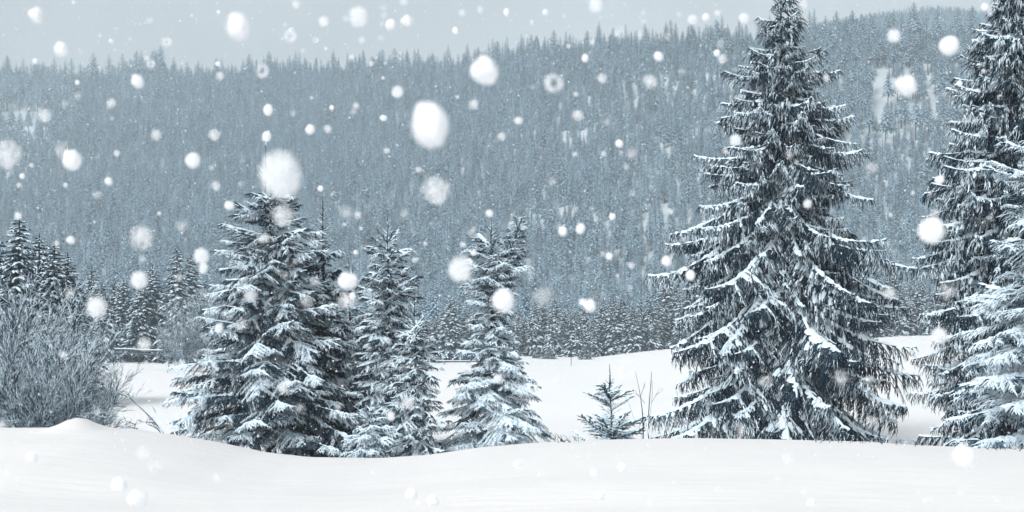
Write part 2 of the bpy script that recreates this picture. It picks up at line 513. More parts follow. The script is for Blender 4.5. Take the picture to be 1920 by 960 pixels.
def spruce(name, label, cx, top, base_y, Y, prof_px, style, seed, group=None, trunk_r=None, leaders=((0, 0, .6),), cat="spruce tree", z=None, **kw):
    """prof_px = [(picture row, half width)], measured on the photograph and turned to metres at distance Y"""
    k = Y / FPX
    x = (cx - 960) * k
    zg = float(ground(x, Y)) if z is None else z
    H = (HORIZ - top) * k - zg
    root = link(name, None, None, (x, Y, zg - .05))
    root.empty_display_size = .5
    tag(root, label, cat, group)
    prof = sorted(((HORIZ - py) * k - zg, hw * k) for py, hw in prof_px)
    tm, tp = trunk_mesh(H, trunk_r or .013 * H + .02, lean=kw.pop('lean', (0, 0)), bend=kw.pop('bend', 0.0), seed=seed)
    link("trunk", tm, root)
    for i, (lx, hz, hh, *lr) in enumerate(leaders):
        q = tp[-1]
        link("leader", leader_mesh(hh, seed + i, r0=(lr or [.016])[0]), root, (q[0] + lx, q[1], H + hz))
    grow(root, H, prof, style, seed, trunk_p=tp, **kw)
    return root

NEAR = "snow laden spruces around the hollow behind the bank"
spruce("spruce_tree", "tallest whole spruce, broad with snowy drooping boughs, right of the small sapling", 1466, -8, 850, 44,
       [(-30, 5), (0, 24), (60, 42), (130, 82), (220, 106), (320, 142), (400, 155), (445, 195), (500, 200), (570, 232), (690, 245), (860, 245)],
       'hang', 11, NEAR, nb=10, gap=(.36, .22), fill=1.03, droop=.34, up_top=.50, jitter=.26, leaders=((0, 0, .5),))
spruce("spruce_tree", "dense snowy spruce with twin bare leaders, largest of the group left of centre", 508, 352, 862, 40,
       [(345, 8), (370, 28), (395, 50), (425, 72), (500, 96), (600, 115), (700, 155), (790, 190), (830, 196), (870, 180)],
       'spray', 22, NEAR, nb=9, gap=(.30, .20), droop=.10, leaders=((-.14, -.05, 1.35, .022), (.36, -.2, 1.45, .022)))
spruce("spruce_tree", "dark spruce with thin bare top standing behind the twin-leadered spruce", 606, 408, 862, 41.2,
       [(405, 8), (440, 20), (490, 30), (540, 48), (600, 68), (700, 88), (870, 100)],
       'dark', 33, NEAR, nb=7, gap=(.32, .26), leaders=((0, 0, .7, .024),))
spruce("spruce_tree", "pale thin-topped spruce half hidden between dark spruce and slim spruce", 655, 520, 862, 44.5,
       [(515, 6), (560, 22), (620, 45), (700, 62), (860, 70)],
       'frost', 44, NEAR, nb=8, gap=(.30, .22), leaders=((0, 0, .7), (.12, -.05, .5)))
spruce("spruce_tree", "slim snowy spruce with a single tall leader, left of the forked spruce", 728, 442, 864, 40.5,
       [(440, 10), (460, 30), (520, 48), (570, 56), (640, 50), (700, 66), (760, 84), (870, 92)],
       'spray', 55, NEAR, nb=8, gap=(.28, .20), leaders=((0, 0, .72),))
spruce("spruce_tree", "short bushy spruce with sparse leader leaning on the slim spruce's right side", 778, 590, 864, 38.5,
       [(585, 8), (620, 30), (660, 42), (720, 50), (800, 52), (870, 50)],
       'spray', 66, NEAR, nb=8, gap=(.28, .22), leaders=((0, 0, .75),))
spruce("young_spruce", "short bushy young spruce under the slim spruce, at the edge of the bank", 692, 765, 868, 37,
       [(760, 8), (790, 30), (830, 44), (880, 46)],
       'frost', 77, NEAR, nb=8, gap=(.22, .18), leaders=())
t4 = spruce("spruce_tree", "forked snowy spruce with a second crooked top, alone beside the open field", 922, 445, 852, 40,
       [(440, 14), (470, 40), (500, 54), (530, 58), (565, 48), (610, 42), (650, 52), (690, 60), (730, 80), (790, 98), (830, 112), (870, 112)],
       'frost', 88, NEAR, nb=8, gap=(.27, .20), leaders=((0, 0, .68),))
# its crooked second top
k4 = 40 / FPX
sa = Acc()
sp0 = np.array((12 * k4, -.05, (HORIZ - 500) * k4 - t4.location.z))
sp1 = np.array((55 * k4, -.05, (HORIZ - 408) * k4 - t4.location.z))
tt_ = np.linspace(0, 1, 9)[:, None]
sp = sp0 + (sp1 - sp0) * tt_ + np.array((.12, 0, 0)) * np.sin(tt_ * 3.14)
round_tube(sa, sp, np.linspace(.045, .008, 9), 0, 6)
link("side_leader", sa.mesh("side_leader", [M_BARK], True), t4)
r_ = random.Random(9)
for i in range(34):
    f = i / 34 * .98
    q = sp[int(f * 8)]
    me, s = bough_mesh('frost', .45, r_)
    link("bough", me, t4, tuple(q + np.array((0, 0, .05 * r_.random()))), (r_.uniform(-.2, .2), -(.1 + .75 * f), i * 2.4), s * (1.25 - .75 * f))

spruce("spruce_sapling", "small thin spruce sapling standing alone in the open snow", 1145, 722, 830, 25,
       [(718, 6), (735, 22), (748, 46), (765, 34), (780, 18), (795, 32), (808, 58), (830, 62), (900, 50)],
       'young', 99, None, trunk_r=.022, nb=5, gap=(.14, .13), up_top=.5, droop=-.25, cat="sapling", leaders=((0, 0, .42),), h0=.3)
spruce("spruce_tree", "tall dark spruce running out of the top of the picture at the right", 1902, -120, 850, 36,
       [(-130, 6), (0, 42), (100, 78), (200, 112), (330, 150), (400, 182), (480, 192), (600, 180), (690, 202), (800, 185), (870, 160)],
       'hang', 111, NEAR, nb=11, gap=(.34, .22), fill=1.0, droop=.12, up_top=.40, jitter=.24, leaders=((0, 0, .5),))
spruce("spruce_tree", "pale heavily frosted spruce cut by the right edge, in front of the tall dark one", 1985, 215, 900, 30,
       [(210, 10), (260, 66), (380, 122), (450, 130), (520, 152), (640, 190), (760, 180), (900, 160)],
       'frost', 122, NEAR, nb=7, gap=(.32, .24), droop=.05, leaders=((0, 0, .5),))

# ------------------------------------------------------------------ middle distance spruces (crown + trunk)
def crown_mesh(seed, H, R, nbough, per, style='mid', whorl=.42, snow=.75, mats=None, leader=.5, bare=.0, power=.85, trunk=False, fat=.17):
    """whole crown as snow topped fans of shoots"""
    g = np.random.default_rng(seed); a = Acc()
    P0, P1, P2, W, SN = [], [], [], [], []
    for i in range(nbough):
        f = (i + .5) / nbough
        h = bare * H + (H * (1 - bare)) * (1 - (1 - f) ** .80) * .985
        ff = (h / H - bare) / (1 - bare)
        reach = R * ((1 - ff) ** power) * g.uniform(.72, 1.12) + .08
        az = i * 2.39996 + g.uniform(-.3, .3)
        out = np.array((math.cos(az), math.sin(az), 0)); sd = np.array((-out[1], out[0], 0))
        pitch = -.28 + .95 * max(0, ff - .45)
        base = np.array((0, 0, h + .22 * reach))
        tipd = out * math.cos(pitch) + UPZ * math.sin(pitch)
        for j in range(per):
            q = (j + .4) / per
            b = base + tipd * reach * q * .85 - UPZ * .10 * reach * q * q
            s = (1 if j % 2 else -1)
            d = norm(out * (.75 if j else 1) + sd * s * (.75 * (1 - q * .6)) * (j > 0) - UPZ * g.uniform(.15, .5) * (1 - .8 * ff))
            l = (reach * .42 * (1 - q * .45) + .12) * g.uniform(.75, 1.2)
            P0.append(b); P1.append(b + d * l * .55); P2.append(b + d * l - UPZ * l * .16)
            W.append(l * fat + .015); SN.append(g.random() < snow)
    P0, P1, P2, W, SN = map(np.array, (P0, P1, P2, W, SN))
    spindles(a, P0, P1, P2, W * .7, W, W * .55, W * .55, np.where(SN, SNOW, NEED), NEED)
    if leader:
        spindles(a, np.array([(0, 0, H * .93)]), np.array([(0, 0, H)]), np.array([(0, 0, H * (1 + .04 * leader))]), .05, .03, .03, .03, NEED, NEED, np.array((1., 0, 0)))
    if trunk:
        round_tube(a, np.array([(0, 0, -.3), (0, 0, H * .5), (0, 0, H * .97)]), [.016 * H, .011 * H, .02], NEED, 5)
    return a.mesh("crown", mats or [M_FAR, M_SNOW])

MID = [crown_mesh(200 + i, 8.0, 1.9 + .2 * (i % 3), 190, 9, snow=.46, power=.72, mats=[M_NEEDLE, M_SNOW]) for i in range(5)]
MIDT = trunk_mesh(8.0, .12)[0]
def mid_spruce(px, top, Y, seed, label, group, wide=1.0, name="spruce_tree", cat="spruce tree"):
    r = random.Random(seed)
    x = (px - 960) * Y / FPX
    zg = float(ground(x, Y))
    H = (HORIZ - top) * Y / FPX - zg
    s = H / 8.0
    root = link(name, None, None, (x, Y, zg - .1), (0, 0, r.random() * 6.28))
    tag(root, label, cat, group)
    sx = (.55 * s + .45 * 1.0) * wide * r.uniform(.75, 1.25)
    link("crown", MID[seed % 5], root, scale=(sx, sx, s))
    link("trunk", MIDT, root, scale=(s, s, s))
    return root

G_L = "dark spruces rising behind the bare thicket"
for i, (px, top, Y, w, lab) in enumerate([
    (36, 398, 66, 1.0, "tallest of the dark spruces behind the bare thicket at the left"),
    (-4, 440, 70, 1.0, "dark spruce cut by the left edge behind the thicket"),
    (74, 438, 72, .9, "dark spruce just right of the thicket's tallest spruce, slightly shorter"),
    (102, 452, 69, .95, "narrow dark spruce in the middle of the row behind the thicket"),
    (127, 474, 70, .95, "second to last dark spruce in the row sloping down behind the thicket"),
    (146, 520, 72, 1.0, "lowest dark spruce at the right end of the row behind the thicket")]):
    mid_spruce(px, top, Y, 10 + i, lab, G_L, w)

G_M = "spruces along the far edge of the snowfield"
rowL = [(172, 512, 150, "left"), (191, 528, 140, "left"), (232, 530, 150, "left"), (243, 560, 160, "left"), (264, 540, 146, "left"), (286, 497, 148, "left"), (332, 484, 145, "left"), (358, 488, 150, "left"), (214, 545, 165, "left"), (308, 560, 165, "left"), (318, 575, 152, "left"), (388, 540, 160, "left"), (150, 560, 150, "left"), (410, 560, 165, "left")]
rowC = [(820, 596, 205), (846, 574, 200), (872, 588, 204), (893, 600, 208), (960, 592, 206), (985, 590, 210), (1002, 573, 208), (1017, 567, 212), (1040, 572, 206), (1060, 583, 210), (1077, 586, 205), (1095, 578, 211), (1113, 590, 204), (1131, 572, 208), (1150, 563, 206), (1166, 574, 210), (1186, 577, 204), (1201, 560, 210), (1217, 568, 206), (1236, 560, 212), (1252, 524, 216), (1268, 536, 214), (1290, 548, 208), (1310, 556, 212), (770, 585, 206), (740, 590, 210)]
rowR = [(1600, 560, 195), (1622, 552, 205), (1641, 556, 200), (1658, 548, 206), (1673, 497, 210), (1691, 552, 202), (1709, 516, 208), (1726, 536, 204), (1743, 552, 200), (1762, 545, 206), (1785, 540, 204), (1810, 548, 208), (1580, 565, 206)]
_o = "first second third fourth fifth sixth seventh eighth ninth tenth eleventh twelfth thirteenth fourteenth fifteenth sixteenth seventeenth eighteenth nineteenth twentieth".split()
ords = _o + ["twenty-" + q for q in _o[:9]] + ["thirtieth"] + ["thirty-" + q for q in _o[:9]] + ["fortieth"] + ["forty-" + q for q in _o[:9]] + ["fiftieth"] + ["fifty-" + q for q in _o[:9]]
for row, where, sd in ((rowL, "behind the short double rail", 40),
                       (rowC, "in the far row behind the forked spruce", 80),
                       (rowR, "in the far row right of the tallest spruce", 140)):
    for i, q in enumerate(sorted(row)):
        mid_spruce(q[0], q[1] - [0, 14, 4, 22, 8, 0, 17][i % 7], q[2], sd + i, f"{ords[i]} snowy spruce from the left {where}", G_M, 1.25)
# low bushes at the foot of the row
for i, (px, top, Y) in enumerate([(1030, 650, 192), (1098, 646, 190), (1008, 652, 195)]):
    mid_spruce(px, top, Y, 170 + i, f"{ords[i]} from the left of the low snowy spruce bushes before the far row",
               "low spruce bushes before the far row", 1.0, "spruce_bush", "bush")
# filler row further back, seen between the first ones
r_ = random.Random(77)
back = [(px + r_.uniform(-8, 8), r_.uniform(572, 606), r_.uniform(232, 262)) for px in list(range(150, 460, 17)) + list(range(740, 1320, 19)) + list(range(1580, 1830, 17))]
cnt = {}
for i, (px, top, Y) in enumerate(sorted(back)):
    zn = "left of the largest left spruce" if px < 480 else "behind the forked spruce" if px < 1400 else "right of the tallest spruce"
    cnt[zn] = cnt.get(zn, -1) + 1
    mid_spruce(px, top, Y, 300 + i, f"{ords[cnt[zn]]} half hidden spruce from the left, second row {zn}", "second row of spruces beyond the snowfield", 1.3)

# ------------------------------------------------------------------ hillside forest
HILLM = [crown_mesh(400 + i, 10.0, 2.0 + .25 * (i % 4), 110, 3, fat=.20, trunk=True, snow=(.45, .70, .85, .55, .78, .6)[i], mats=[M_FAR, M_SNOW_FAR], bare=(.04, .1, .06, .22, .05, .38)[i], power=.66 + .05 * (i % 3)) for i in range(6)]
kinds = bpy.data.collections.new("hillside_tree_kinds")
for i, me in enumerate(HILLM):
    o = bpy.data.objects.new("hillside_tree", me)
    kinds.objects.link(o)

g = np.random.default_rng(31)
pts = []
sp_ = 4.0
def clearing(px, py):
    """snowy openings in the wood, 0 = none .. 1 = bare"""
    a = np.exp(-np.abs((px - 40) / 85.0) ** 3 - np.abs((py - 240) / 52.0) ** 3)
    b = (.66 + .24 * np.sin(px / 9.0 + 2 * np.sin(py / 23.0))) * np.exp(-np.abs((px - 1690) / 145.0) ** 3 - np.abs((py - 180) / 82.0) ** 3)
    c = .8 * np.exp(-(((px - 272) / 28.0) ** 2) - (((py - 190) / 26.0) ** 2))
    return np.maximum(np.maximum(a, b), c)
for y in np.arange(285, 1095, sp_):
    xs = np.arange(-.44 * y, .44 * y, sp_)
    pts.append(np.stack([xs, np.full_like(xs, y)], 1))
pts = np.concatenate(pts) + g.uniform(-.48, .48, (sum(map(len, pts)), 2)) * sp_
z = ground(pts[:, 0], pts[:, 1])
pts = pts[pts[:, 1] < ridge_y(960 + FPX * pts[:, 0] / pts[:, 1]) + 5]
z = ground(pts[:, 0], pts[:, 1])
PX = 960 + FPX * pts[:, 0] / pts[:, 1]; PY = HORIZ - FPX * z / pts[:, 1]
keep = g.random(len(pts)) > clearing(PX, PY)
keep &= g.random(len(pts)) > .10 + .30 * (wav(pts[:, 0], pts[:, 1], 60, 2) > .6)
pts, z, PX, PY = pts[keep], z[keep], PX[keep], PY[keep]
patch = .5 + .5 * np.clip(wav(pts[:, 0], pts[:, 1], 90, 1), -1, 1)
hgt = 6.5 + 7.5 * g.random(len(pts)) ** 1.6 + 0 * g.uniform(0, 1, len(pts)) * (.70 + .65 * patch) * (1 + .35 * (g.random(len(pts)) < .08))
near_ridge = pts[:, 1] > ridge_y(PX) - 26
hgt = hgt * (1 + .4 * sstep(700, 1000, pts[:, 1]))
hgt = np.where(near_ridge, hgt * g.uniform(.9, 1.35, len(pts)), hgt)
openness = clearing(PX, PY)
idx = np.where((openness > .12) & (g.random(len(pts)) < .8), 5, g.integers(0, 5, len(pts)))
hgt = np.where(openness > .12, hgt * np.where(idx == 5, 1.35, .8), hgt)

# the trees one can tell apart: the skyline, then the tallest of the slope
rid = []
xpx = -30.0
while xpx < 1960:
    y = float(ridge_y(xpx)) - g.uniform(0, 24)
    left = xpx < 300; right = xpx > 1480
    h = (g.uniform(12, 21) if left or right else g.uniform(8, 16)) * y / 700
    if g.random() < .12: h *= 1.22
    rid.append((xpx, y, h))
    xpx += g.uniform(7, 15) if not left else g.uniform(8, 18)
singles = []
for xpx, y, h in rid[:190]:
    x = (xpx - 960) * y / FPX
    singles.append((x, y, h, int(g.integers(0, 5)), "skyline"))
big = np.argsort(-(hgt / pts[:, 1]) * (np.abs(pts[:, 0] / pts[:, 1]) < .36))[:300 - len(singles) - 8]
for i in big:
    singles.append((pts[i, 0], pts[i, 1], hgt[i], int(idx[i]), "slope"))
SKY = [(300, "above the left snowy clearing"), (620, "above the largest left spruce"), (830, "above the slim spruce"), (1060, "above the forked spruce"), (1400, "just left of the tallest spruce"), (1700, "just right of the tallest spruce"), (9999, "beside the right dark spruce")]
cnt = {}
for x, y, h, k, wh in singles:
    zn = next(q for lim, q in SKY if 960 + FPX * x / y < lim)
    zz = float(ground(x, y))
    s = h / 10.0; q = g.uniform(.85, 1.15)
    o = link("hillside_spruce", HILLM[k], None, (x, y, zz - .2), (0, 0, g.uniform(0, 6.28)), (s * (1.1 if wh == 'skyline' else .9) * q, s * (1.1 if wh == 'skyline' else .9) * q, s))
    if wh == "skyline":
        cnt[zn] = cnt.get(zn, -1) + 1
        tag(o, f"{ords[cnt[zn]]} hazy skyline spruce from the left {zn}", "spruce tree", "spruces on the skyline of the hill")
    else:
        tag(o, f"pale snow dusted spruce among the dense hillside forest {zn}", "spruce tree", "taller spruces on the wooded slope")
rest = np.ones(len(pts), bool); rest[big] = False
pts, z, hgt, idx = pts[rest], z[rest], hgt[rest], idx[rest]
# the further ridge
p2 = []
for y in np.arange(RIDGE2_Y - 230, RIDGE2_Y + 8, 7.0):
    xs = np.arange(.10 * y, .44 * y, 4.5)
    p2.append(np.stack([xs, np.full_like(xs, y)], 1))
p2 = np.concatenate(p2); p2 += g.uniform(-2, 2, p2.shape)
pts = np.concatenate([pts, p2]); z = np.concatenate([z, ground(p2[:, 0], p2[:, 1])])
hgt = np.concatenate([hgt, g.uniform(9, 15, len(p2))]); idx = np.concatenate([idx, g.integers(0, 5, len(p2))])

me = bpy.data.meshes.new("hillside_forest")
me.vertices.add(len(pts))
me.vertices.foreach_set("co", np.stack([pts[:, 0], pts[:, 1], z - .2], 1).astype(np.float32).ravel())
def attr(nm, typ, data):
    at_ = me.attributes.new(nm, typ, 'POINT'); at_.data.foreach_set("vector" if typ == 'FLOAT_VECTOR' else "value", np.ascontiguousarray(data).ravel())
sw = hgt / 10 * g.uniform(.8, 1.15, len(pts))
attr("tree_scale", 'FLOAT_VECTOR', np.stack([sw, sw, hgt / 10], 1).astype(np.float32))
attr("tree_turn", 'FLOAT_VECTOR', np.stack([g.normal(0, .02, len(pts)), g.normal(0, .02, len(pts)), g.uniform(0, 6.28, len(pts))], 1).astype(np.float32))
attr("tree_kind", 'INT', idx.astype(np.int32))
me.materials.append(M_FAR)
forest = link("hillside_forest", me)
tag(forest, "dense snow dusted spruce forest covering the hillside, fading into the haze", "forest", None, "stuff")
ng = bpy.data.node_groups.new("scatter_trees", 'GeometryNodeTree')
ng.interface.new_socket("Geometry", in_out='INPUT', socket_type='NodeSocketGeometry')
ng.interface.new_socket("Geometry", in_out='OUTPUT', socket_type='NodeSocketGeometry')
N = ng.nodes; K = ng.links
gi, go = N.new("NodeGroupInput"), N.new("NodeGroupOutput")
iop = N.new("GeometryNodeInstanceOnPoints"); ci = N.new("GeometryNodeCollectionInfo")
ci.inputs["Collection"].default_value = kinds
ci.inputs["Separate Children"].default_value = True
ci.inputs["Reset Children"].default_value = True
def named(nm, typ):
    q = N.new("GeometryNodeInputNamedAttribute"); q.data_type = typ; q.inputs["Name"].default_value = nm
    return q.outputs["Attribute"]
K.new(gi.outputs[0], iop.inputs["Points"]); K.new(ci.outputs[0], iop.inputs["Instance"])
iop.inputs["Pick Instance"].default_value = True
K.new(named("tree_kind", 'INT'), iop.inputs["Instance Index"])
e2r = N.new("FunctionNodeEulerToRotation"); K.new(named("tree_turn", 'FLOAT_VECTOR'), e2r.inputs[0])
K.new(e2r.outputs[0], iop.inputs["Rotation"])
K.new(named("tree_scale", 'FLOAT_VECTOR'), iop.inputs["Scale"])
K.new(iop.outputs[0], go.inputs[0])
md = forest.modifiers.new("scatter", 'NODES'); md.node_group = ng

# ------------------------------------------------------------------ bare shrubs
def stem_meshes(seed, L, spread, dens=1.0, snow=.65, thick=1.0):
    """one stem (a tube) and the spray of twigs it carries"""
    g = np.random.default_rng(seed)
    n = 10; t = np.linspace(0, 1, n + 1)[:, None]
    d = norm(np.array((spread, 0, 1.0)))
    pts = d * L * t + np.array((1, 0, 0)) * (L * .10 * t ** 2) + np.stack([.03 * L * np.sin(t[:, 0] * 7 + seed), .04 * L * np.sin(t[:, 0] * 5 + 2 * seed), 0 * t[:, 0]], 1) * t
    a = Acc()
    tube(a, pts, (.022 * (1 - t[:, 0]) + .007) * thick, (.020 * (1 - t[:, 0]) + .008) * thick, (.020 * (1 - t[:, 0]) + .006) * thick, 1, 0)
    stem = a.mesh("stem", [M_TWIG, M_SNOW])
    P = [[], [], [], [], []]
    def tw(b, dr, l, lev):
        bend = norm(dr + np.array((0, 0, .16)) + g.normal(0, .14, 3))
        m = b + dr * l * .5; e = m + bend * l * .5
        w = (.0085, .0070, .0058)[lev] * thick
        P[0].append(b); P[1].append(m); P[2].append(e); P[3].append(w); P[4].append(g.random() < snow)
        if lev < 2:
            k = int((l / (.13 if lev == 0 else .11)) * dens * g.uniform(.8, 1.3)) + 1
            for j in range(k):
                f = g.uniform(.2, 1)
                q = b + (m - b) * f * 2 if f < .5 else m + (e - m) * (f * 2 - 1)
                dd = norm(dr * .9 + g.normal(0, .36, 3) + np.array((0, 0, .12)))
                tw(q, dd, l * g.uniform(.35, .6), lev + 1)
    for i in range(int(L * 6.5 * dens)):
        f = g.uniform(.15, 1) ** .8
        q = pts[min(int(f * n), n)]
        dd = norm(d * .85 + g.normal(0, .44, 3) + np.array((0, 0, .05)))
        tw(q, dd, L * g.uniform(.16, .32) * (1.15 - .5 * f), 0)
    a = Acc()
    A0, A1, A2 = (np.array(P[i]) for i in range(3)); W = np.array(P[3]); SN = np.array(P[4])
    spindles(a, A0, A1, A2, W, W * .8, np.where(SN, W * 1.5, W), W, np.where(SN, 1, 0), 0)
    return stem, a.mesh("twig_spray", [M_TWIG, M_SNOW])

STEMS = [stem_meshes(600 + i, 3.0, .08 + .11 * (i % 4), 1.5, .66, .50) for i in range(6)]
STEMS_U = [stem_meshes(660 + i, 2.0, .05, .22, .15, .5) for i in range(3)]
STEMS_S = [stem_meshes(640 + i, 2.0,   .3, .30, .08, .95) for i in range(3)]
def shrub(px, top, Y, n, seed, label, group=None, bank=STEMS, base_L=3.0, name="bare_shrub", cat="shrub", lean=0.0, z=None, spread=.15, fan=6.283, fan0=0.0):
    r = random.Random(seed)
    x = (px - 960) * Y / FPX
    zg = float(ground(x, Y)) if z is None else z
    H = (HORIZ - top) * Y / FPX - zg
    root = link(name, None, None, (x, Y, zg - .05))
    tag(root, label, cat, group)
    for i in range(n):
        st, tw = bank[r.randrange(len(bank))]
        s = H / base_L * r.uniform(.72, 1.08)
        az = fan0 + fan * i / n + r.uniform(-.4, .4)
        o = link("stem", st, root, (r.uniform(-.15, .15), r.uniform(-.15, .15), 0), (0, r.uniform(-.05, .14) + lean, az), s)
        link("twig_spray", tw, o)
    return root

G_B = "bare snow dusted shrubs of the thicket at the left"
for i, (px, top, Y, n, lab) in enumerate([
    (-70, 570, 30, 10, "bare shrub at the left edge of the thicket, mostly out of the picture"),
    (10, 580, 29, 12, "tall bare shrub near the left edge, below the tallest dark spruce"),
    (75, 590, 31, 12, "broad bare shrub in the middle of the thicket, left of the snow mound"),
    (100, 615, 28, 10, "bare shrub right behind the round snow mound"),
    (142, 640, 30, 8, "lower bare shrub at the right end of the thicket, beside the open snow"),
    (30, 640, 25, 9, "front bare shrub with dark stems rising from the bank crest"),
    (95, 675, 24.5, 8, "low front bare shrub leaning over the snow mound")]):
    shrub(px, top, Y, n, 700 + i, lab, G_B)
shrub(400, 530, 120, 8, 720, "tall grey bare shrub behind the twin-leadered spruce's left side", "bare shrubs beyond the snowfield", spread=.2)
shrub(352, 580, 118, 8, 721, "rounded grey bare shrub at the end of the left rail, left of the taller one", "bare shrubs beyond the snowfield")
shrub(318, 615, 122, 6, 723, "low grey bare shrub behind the left rail", "bare shrubs beyond the snowfield")
shrub(338, 640, 34, 8, 730, "sparse dark branches reaching left over open snow from the twin-leadered spruce", None, STEMS_S, 2.0, "bare_branch_shrub", lean=.62, fan=1.7, fan0=2.3)
shrub(362, 650, 37, 3, 731, "thin dark bare shrub crossing the snow close to the twin-leadered spruce", None, STEMS_S, 2.0, "bare_branch_shrub", lean=.3, fan=1.5, fan0=2.4)
shrub(1211, 645, 24, 3, 732, "leafless thin sapling with upright twigs beside the small spruce sapling", None, STEMS_U, 2.0, "bare_sapling", "sapling", lean=-.08)
shrub(1222, 690, 25, 3, 733, "short leafless shoots at the left foot of the tallest spruce", None, STEMS_U, 2.0, "bare_sapling", "sapling", lean=-.05)

# ------------------------------------------------------------------ rails at the far side of the field, stake
def box(acc, c, half, mat, rz=0.0):
    c = np.array(c); v = []
    for sx in (-1, 1):
        for sy in (-1, 1):
            for sz in (-1, 1):
                x, y, z_ = sx * half[0], sy * half[1], sz * half[2]
                v.append(c + np.array((x * math.cos(rz) - y * math.sin(rz), x * math.sin(rz) + y * math.cos(rz), z_)))
    f = [(0, 1, 3), (0, 3, 2), (4, 6, 7), (4, 7, 5), (0, 4, 5), (0, 5, 1), (2, 3, 7), (2, 7, 6), (0, 2, 6), (0, 6, 4), (1, 5, 7), (1, 7, 3)]
    acc.add(v, f, mat)

def rail(px0, px1, py0, py1, Y, label, double):
    n = 12
    px = np.linspace(px0, px1, n); py = np.linspace(py0, py1, n)
    P = np.stack([(px - 960) * Y / FPX, np.full(n, Y), (HORIZ - py) * Y / FPX], 1)
    P[:, 2] += .02 * np.sin(np.arange(n) * 1.7)
    base = P[n // 2].copy()
    root = link("guard_rail", None, None, tuple(base)); tag(root, label, "guard rail", "rails along the far edge of the snowfield")
    Q = P - base
    for k in range(2 if double else 1):
        a = Acc(); tube(a, Q - np.array((0, 0, .34 * k)), .05, .09, .10, 0, 0)
        link("rail", a.mesh("rail", [M_RAIL]), root)
    a = Acc(); tube(a, Q + np.array((0, 0, .10)), .07, .07, .02, 0, 0)
    link("snow_cap", a.mesh("snow_cap", [M_SNOW]), root)
    for i in range(0, n, 2):
        a = Acc(); gz = float(ground(P[i, 0], Y + .1)) - base[2]
        zt = Q[i, 2] + .05
        box(a, (Q[i, 0], .12, (zt + gz) / 2 - .1), (.05, .05, max(.12, (zt - gz) / 2 + .1)), 0)
        link("post", a.mesh("post", [M_RAIL]), root)
rail(215, 460, 655.5, 664, 138, "dark double rail with snow on top, left of the twin-leadered spruce", True)
rail(770, 1115, 678, 677, 186, "long thin dark rail crossing the snow behind the forked spruce", False)

a = Acc(); p_ = at(1071, 683, 150)
round_tube(a, np.array([(0, 0, -.4), (0, 0, 1.0), (.02, 0, 2.1)]), [.035, .033, .025], 0, 6)
q_ = at(1071, 650, 150)
stake = link("marker_stake", None, None, tuple(p_)); tag(stake, "thin upright marker stake in the snow near the end of the long rail", "stake")
link("pole", a.mesh("pole", [M_RAIL], True), stake)
a = Acc(); box(a, (0.02, 0, 2.12), (.05, .05, .03), 0); link("snow_cap", a.mesh("snow_cap", [M_SNOW]), stake)

# dry stalks poking out of the snow on the crest
def stalks(px0, px1, Y, n, seed, label):
    g = np.random.default_rng(seed); a = Acc()
    px = g.uniform(px0, px1, n); x = (px - 960) * Y / FPX
    B = np.stack([x, Y + g.uniform(-.3, .3, n), 0 * x], 1); B[:, 2] = ground(B[:, 0], B[:, 1]) - .02
    d = norm(np.stack([g.normal(0, .7, n), g.normal(0, .2, n), np.ones(n)], 1)); l = g.uniform(.05, .2, n)[:, None]
    spindles(a, B, B + d * l * .6, B + d * l + np.stack([g.normal(0, .05, n), 0 * x, -.02 + 0 * x], 1), .004, .004, .005, .004, np.where(g.random(n) < .4, 1, 0), 0)
    o = link("dry_stalks", a.mesh("dry_stalks", [M_TWIG, M_SNOW]))
    tag(o, label, "dry grass", None, "stuff")
stalks(1040, 1095, 18.3, 26, 1, "dry stalks poking out of the snow beside the small spruce sapling")
stalks(1500, 1740, 18.2, 60, 2, "dry stalks along the bank crest under the tallest spruce")
stalks(1840, 1925, 18.2, 30, 3, "dry stalks along the bank crest at the right edge")

# ------------------------------------------------------------------ snowflakes
def flake_solid(seed):
    """a lumpy clump of crystals: rounded body with small side lumps and a furry rim of shards"""
    g = np.random.default_rng(seed); a = Acc()
    import bmesh
    bm = bmesh.new(); bmesh.ops.create_icosphere(bm, subdivisions=3, radius=1.0)
    co = np.array([v.co[:] for v in bm.verts]); f = np.array([[v.index for v in q.verts] for q in bm.faces]); bm.free()
    d = g.normal(0, 1, (7, 3)); ph = g.uniform(0, 6.28, 7)
    rad = 1 + .10 * sum(np.sin(co @ d[i] * 2.2 + ph[i]) for i in range(7)) / 1.6
    a.add(co * (rad * .93)[:, None], f, 0)
    dv = norm(g.normal(0, 1, (2, 3)) * np.array((1, .4, 1)))
    for q in dv:
        a.add(co[:] * .30 + q * .72, f, 0)
    n = 320
    b = norm(g.normal(0, 1, (n, 3))) * g.uniform(.86, 1.02, (n, 1)); t = norm(g.normal(0, 1, (n, 3))); s = norm(np.cross(b, t))
    V = np.stack([b - s * .05, b + s * .05, b + t * .13], 1).reshape(-1, 3)
    a.add(V, np.arange(3 * n).reshape(-1, 3), 1)
    return a.mesh("snowflake", [M_FLAKE, M_FLAKE], True)

